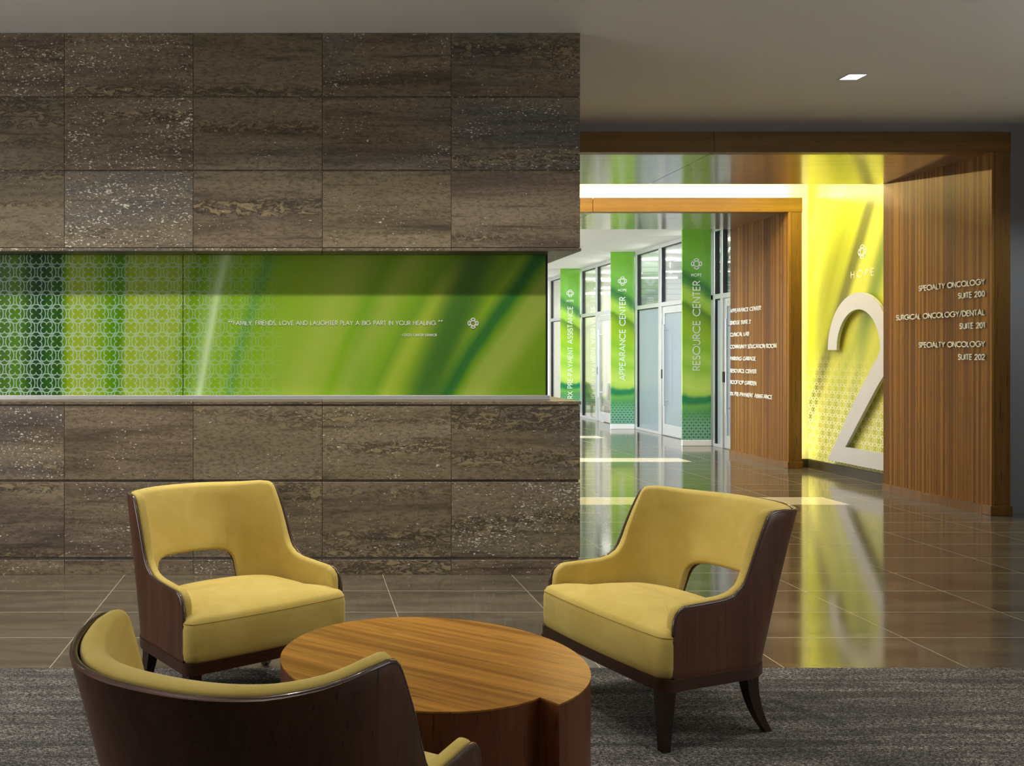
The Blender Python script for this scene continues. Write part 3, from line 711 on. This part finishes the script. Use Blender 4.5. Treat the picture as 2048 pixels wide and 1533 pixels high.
# chairs seen through the far glass
def room_chair(x, y, rz, mat, label):
    t = thing('lounge_chair', label, 'chair', (x, y, 0), rz)
    bm = bmesh.new(); box(bm, -.30, .30, -.30, .32, .30, .46, .05, 3); link_mesh('seat', bm, M['sage'], t, 40)
    bm = bmesh.new()
    loft(bm, [[(-.30 + .0 * k, yy, zz) for yy, zz in ((.22, .42), (.32, .42), (.46, .76), (.42, .80), (.36, .76))] if k == 0 else [(.30, yy, zz) for yy, zz in ((.22, .42), (.32, .42), (.46, .76), (.42, .80), (.36, .76))] for k in (0, 1)])
    link_mesh('backrest', bm, mat, t)
    bm = bmesh.new(); box(bm, -.31, .31, -.28, .34, .24, .30, .01); link_mesh('seat_frame', bm, M['oak'], t)
    for sx in (-.27, .27):
        for sy in (-.24, .30):
            bm = bmesh.new(); loft(bm, [[(sx + a * .02, sy + c * .02, 0) for a, c in ((-1, -1), (1, -1), (1, 1), (-1, 1))], [(sx + a * .03, sy + c * .03, .24) for a, c in ((-1, -1), (1, -1), (1, 1), (-1, 1))]]); link_mesh('leg', bm, M['oak'], t)
room_chair(7.02, 22.1, math.radians(90), M['sage'], 'sage green lounge chair seen side-on through the glass by far blade sign')
room_chair(7.05, 20.9, math.radians(170), M['leafy'], 'leaf-patterned green lounge chair behind the glass door with long pull')

# ------------------------------------------------------------------ spiral drum coffee table
def table():
    cx, cy, H = .42, 3.032, .42
    t = thing('coffee_table', 'round walnut drum coffee table with a stepped notch between the armchairs', 'table', (cx, cy, 0))
    a0 = math.degrees(math.atan2(2.672 - cy, .70 - cx)); ctrl_a = [0, 40, 80, 130, 180, 260, 320, 352, 360]; ctrl_r = [.427, .447, .463, .492, .498, .487, .489, .492, .494]
    ang = np.linspace(0, 359.9, 150); rr = np.interp(ang, ctrl_a, ctrl_r)
    k = np.ones(9) / 9; rs = rr.copy(); rs[4:-4] = np.convolve(rr, k, 'valid')
    pts = [(r * math.cos(math.radians(a0 - a)), r * math.sin(math.radians(a0 - a))) for a, r in zip(ang, rs)]
    bm = bmesh.new(); prism(bm, pts, lambda p, k: (p[0], p[1], H - .005 * k)); link_mesh('table_top', bm, M['table_top'], t)
    bm = bmesh.new(); prism(bm, [(x * .9985, y * .9985) for x, y in pts], lambda p, k: (p[0], p[1], .035 + k * (H - .005 - .035))); link_mesh('drum', bm, M['table_side'], t)
    bm = bmesh.new(); prism(bm, [(x * .95, y * .95) for x, y in pts], lambda p, k: (p[0], p[1], .004 + k * .031)); link_mesh('plinth', bm, M['walnut_dark'], t)
table()

# ------------------------------------------------------------------ barrel armchairs
Z0, ZT, LEAN, D0, D1, HW, NE = .262, .82, .25, .60, .36, .375, 2.4
def plan(t):
    """outer shell plan for t in [-1,1]: t=0 back centre, |t|=1 front end; returns (w, d)"""
    a = abs(t); s = 1 if t > 0 else -1
    if a > .5: f = (a - .5) / .5; return s * (HW - .012 * (1 - f)), D1 + (.05 - D1) * f
    th = (a / .5) * PI / 2; sw, cw = math.sin(th), math.cos(th)
    return s * (HW - .012) * sw ** (2 / NE), D1 + (D0 - D1) * cw ** (2 / NE)
def tsamples(n=52):
    """even arc-length samples of the plan"""
    T = np.linspace(-1, 1, 4001); P = np.array([plan(t) for t in T]); s = np.concatenate(([0], np.cumsum(np.hypot(*np.diff(P, axis=0).T))))
    return T, P, s
PT, PP, PS = tsamples(); PL = PS[-1]
def at_s(s, off=0.0):
    w_ = np.interp(s, PS, PP[:, 0]); d = np.interp(s, PS, PP[:, 1]); e = .004
    a = (np.interp(min(PL, s + e), PS, PP[:, 0]) - np.interp(max(0, s - e), PS, PP[:, 0]), np.interp(min(PL, s + e), PS, PP[:, 1]) - np.interp(max(0, s - e), PS, PP[:, 1]))
    l = math.hypot(*a); nx, ny = a[1] / l, -a[0] / l            # inward normal
    return w_ + nx * off, d + ny * off
def shell_pt(s, z, off=0.0):
    w_, d = at_s(s, off); zn = (z - Z0) / (ZT - Z0); bk = max(0, (d - D1) / (D0 - D1))
    return (w_, d + LEAN * zn * bk - .3, z)
PROF = [(.05, .40), (.0515, .44), (.056, .465), (.066, .487), (.082, .503), (.105, .512), (.20, .516), (.28, .520), (.33, .531), (.365, .552), (.385, .575), (.405, .612), (.43, .668), (.455, .718), (.478, .760), (.498, .793), (.508, .806), (.522, .816), (.545, .82), (.60, .819), (.70, .808), (.78, .802), (.9, .80)]
PD = []
for d, z in PROF:
    zn = (z - Z0) / (ZT - Z0); k = LEAN / (D0 - D1) * zn; PD.append((d + k * D1) / (1 + k) if d > D1 else d)
PZ = [z for _, z in PROF]
def ztop(s):
    d = np.interp(s, PS, PP[:, 1]); return float(np.interp(d, PD, PZ))
HS = .215; ZB = .35; ZH = .522
def zhole(s):
    u = abs(s - PL / 2) / HS; return ZB if u >= 1 else ZB + (ZH - ZB) * (1 - u ** 6) ** (1 / 6)
def s_list():
    S = set(np.round(np.linspace(0, PL, 61), 5))
    for base in (0, PL): S |= set(np.round([abs(base - x) for x in (.0008, .003, .008, .016, .03, .05)], 5))
    for e in (1.004, 1, .998, .993, .985, .97, .95, .92, .88, .8): S |= {round(PL / 2 + HS * e, 5), round(PL / 2 - HS * e, 5)}
    for d in PD[8:-1]:
        for sg in (0, 1):
            T = PP[:len(PP) // 2, 1]; s = float(np.interp(d, T, PS[:len(PP) // 2])); S.add(round(s if sg == 0 else PL - s, 5))
    S = sorted(S); out = [S[0]]
    for s in S[1:]:
        if s - out[-1] > .0006: out.append(s)
    return out
SL = s_list()
def sheet(off, zlow, dz):
    bm = bmesh.new()
    for lo, hi, nv in ((lambda s: zlow, lambda s: ZB, 4), (zhole, lambda s: ztop(s) + dz, 12)):
        g = [[bm.verts.new(shell_pt(s, lo(s) + (hi(s) - lo(s)) * j / nv, off)) for j in range(nv + 1)] for s in SL]
        for a, c in zip(g, g[1:]):
            for j in range(nv): bm.faces.new((a[j], c[j], c[j + 1], a[j + 1]))
    bmesh.ops.remove_doubles(bm, verts=bm.verts, dist=.0003)
    return bm
def solid(name, bm, mat, parent, thick, bev, seg, ang=50):
    bmesh.ops.recalc_face_normals(bm, faces=bm.faces)
    # make normals point outward (away from the seat)
    f = max(bm.faces, key=lambda f: f.calc_center_median().y)
    if f.normal.y < 0: bmesh.ops.reverse_faces(bm, faces=bm.faces)
    me = bpy.data.meshes.new(name); bm.to_mesh(me); bm.free(); me.materials.append(mat)
    o = bpy.data.objects.new(name, me); COL.objects.link(o); o.parent = parent
    md = o.modifiers.new('s', 'SOLIDIFY'); md.thickness = thick; md.offset = -1; md.use_even_offset = True; md.use_quality_normals = True
    mb = o.modifiers.new('b', 'BEVEL'); mb.width = bev; mb.segments = seg; mb.limit_method = 'ANGLE'; mb.angle_limit = math.radians(ang)
    bpy.context.view_layer.update(); bake(o)
    o.data.polygons.foreach_set('use_smooth', [True] * len(o.data.polygons)); o.data.set_sharp_from_angle(angle=math.radians(62))
    return o
def upholstery(t):
    bm = bmesh.new(); rings = []; off, th, r = .0125, .033, .017
    for s in SL:
        e = min(s, PL - s)
        k = math.sqrt(max(.02, 1 - (1 - min(1, e / .016)) ** 2)); a, c = off + th / 2 - th / 2 * k, off + th / 2 + th / 2 * k
        z0, z1 = zhole(s), ztop(s) + .010 * k; rr = min(r, (z1 - z0) * .3)
        ring = [shell_pt(s, z0 + rr + (z1 - z0 - 2 * rr) * j / 9, a) for j in range(10)]
        ring += [shell_pt(s, z1 - rr + rr * math.sin(PI * j / 8), (a + c) / 2 - (c - a) / 2 * math.cos(PI * j / 8)) for j in range(1, 8)]
        ring += [shell_pt(s, z1 - rr - (z1 - z0 - 2 * rr) * j / 9, c) for j in range(10)]
        ring += [shell_pt(s, z0 + rr - rr * math.sin(PI * j / 8), (a + c) / 2 + (c - a) / 2 * math.cos(PI * j / 8)) for j in range(1, 8)]
        rings.append(ring)
    loft(bm, rings); link_mesh('inner_upholstery', bm, M['fabric'], t, 70)
def outline(front, n_front=14, off=0.0, back_from=0.0):
    """closed plan outline: shell path plus a gently bowed front at d=front"""
    pts = [at_s(s, off) for s in np.linspace(0, PL, 70)]
    a, c = pts[-1], pts[0]
    fr = []
    R = .035
    for k in range(6):
        th = PI / 2 * k / 5; fr.append((a[0] - R + R * math.cos(th), front + R - R * math.sin(th)))
    for k in range(1, n_front):
        f = k / n_front; x = (a[0] - R) * (1 - f) + (c[0] + R) * f; fr.append((x, front - .012 * (1 - (2 * f - 1) ** 2)))
    for k in range(6):
        th = PI / 2 * (1 - k / 5); fr.append((c[0] + R - R * math.cos(th), front + R - R * math.sin(th)))
    return [(p[0], p[1] - .3) for p in pts] + [(p[0], p[1] - .3) for p in fr]
def seat_outline():
    R = .045; wi = HW - .058; P = []
    back = [at_s(s, .060) for s in np.linspace(.12, PL - .12, 60)]
    P += [(p[0], p[1]) for p in back]
    P += [(wi, .10), (wi + .004, .065), (wi + .02, .052), (HW - .02, .05)]
    for k in range(8):
        th = PI / 2 * k / 7; P.append((HW - R + R * math.cos(th), R - R * math.sin(th) + .002))
    for k in range(1, 16):
        f = k / 16; P.append(((HW - R) * (1 - 2 * f), .002 - .014 * (1 - (2 * f - 1) ** 2)))
    for k in range(8):
        th = PI / 2 * (1 - k / 7); P.append((-HW + R - R * math.cos(th), R - R * math.sin(th) + .002))
    P += [(-HW + .02, .05), (-wi - .02, .052), (-wi - .004, .065), (-wi, .10)]
    return [(x, y - .3) for x, y in P]
def armchair():
    t = thing('armchair', 'x', 'armchair', (0, 0, 0), group='yellow armchairs around the coffee table')
    solid('shell', sheet(0, Z0, 0), M['walnut'], t, .012, .002, 2)
    upholstery(t)
    bm = bmesh.new()
    for s0, s1 in ((0, PL),):
        pts = [shell_pt(s, ztop(s) - .002, .006) for s in SL if s0 <= s <= s1]
        a, c = shell_pt(0, .27, .006), shell_pt(PL, .27, .006)
        e = .006
        pts = [(a[0], a[1] - e * 0, a[2])] + pts + [c]
        tube(bm, pts, .0070, 10)
    link_mesh('edge_trim', bm, M['piping'], t, 60)
    # seat cushion
    P = seat_outline(); c = Vector((0, .31 - .3)); bm = bmesh.new(); rings = []
    prof = [(.975, .264), (.995, .275), (1.0, .30), (1.0, .385), (.992, .408), (.972, .424), (.94, .432), (.85, .441), (.7, .449), (.5, .455), (.3, .458), (.1, .459)]
    for s, z in prof:
        rings.append([(c.x + (x - c.x) * s, c.y + (y - c.y) * s, z - .012 * max(0, (y + .3) - .25) / .3 * (1 if z > .40 else 0)) for x, y in P])
    loft(bm, rings); sc = link_mesh('seat_cushion', bm, M['fabric'], t, 50)
    bm = bmesh.new(); ring = [(x * .995, c.y + (y - c.y) * .992, .4085) for x, y in P if y < -.245]
    tube(bm, ring, .0014, 6); link_mesh('seam', bm, M['seam'], sc, 60)
    # base rail
    bm = bmesh.new(); P1 = outline(.004, off=-.003)
    prism(bm, P1, lambda p, k: (p[0], p[1], .222 + k * .042)); o = link_mesh('base_rail', bm, M['walnut_rail'], t, 40)
    for sx in (-1, 1):
        bm = bmesh.new(); rg = []
        for f in (0, .5, 1):
            h = .027 * (1 - f) + .015 * f; z = .224 * (1 - f); x = sx * (.343 - .010 * f); y = .036 + .006 * f - .3
            rg.append([(x + a * h, y + b_ * h, z) for a, b_ in ((-1, -1), (1, -1), (1, 1), (-1, 1))])
        loft(bm, rg); link_mesh('leg', bm, M['walnut_dark'], t)
    for sx in (-1, 1):
        bm = bmesh.new(); rg = []
        for i in range(9):
            f = i / 8; h = .024 * (1 - f) + .013 * f; z = .224 * (1 - f); x = sx * (.298 + .012 * f); y = .455 + .075 * f ** 2.2 - .3
            rg.append([(x + a * h, y + b_ * h * 1.15, z) for a, b_ in ((-1, -1), (1, -1), (1, 1), (-1, 1))])
        loft(bm, rg); link_mesh('leg', bm, M['walnut_dark'], t, 40)
    return t
def copy_tree(o, parent=None):
    c = o.copy(); COL.objects.link(c); c.parent = parent
    for ch in list(o.children): copy_tree(ch, c)
    return c
ch = armchair()
CH = (((1.408, 3.715), -70.4, 'yellow armchair with walnut shell right of the coffee table, facing left'),
      ((-.2835, 3.886), 35.9, 'yellow armchair with walnut shell left of the table, before the stone wall'),
      ((-.030, 2.14), 152.0, 'yellow armchair seen from behind, closest to the viewer, dark curved back'))
for i, ((x, y), r, lab) in enumerate(CH):
    o = ch if i == 0 else copy_tree(ch)
    o.location = (x, y, .004); o.rotation_euler = (0, 0, math.radians(r)); o['label'] = lab
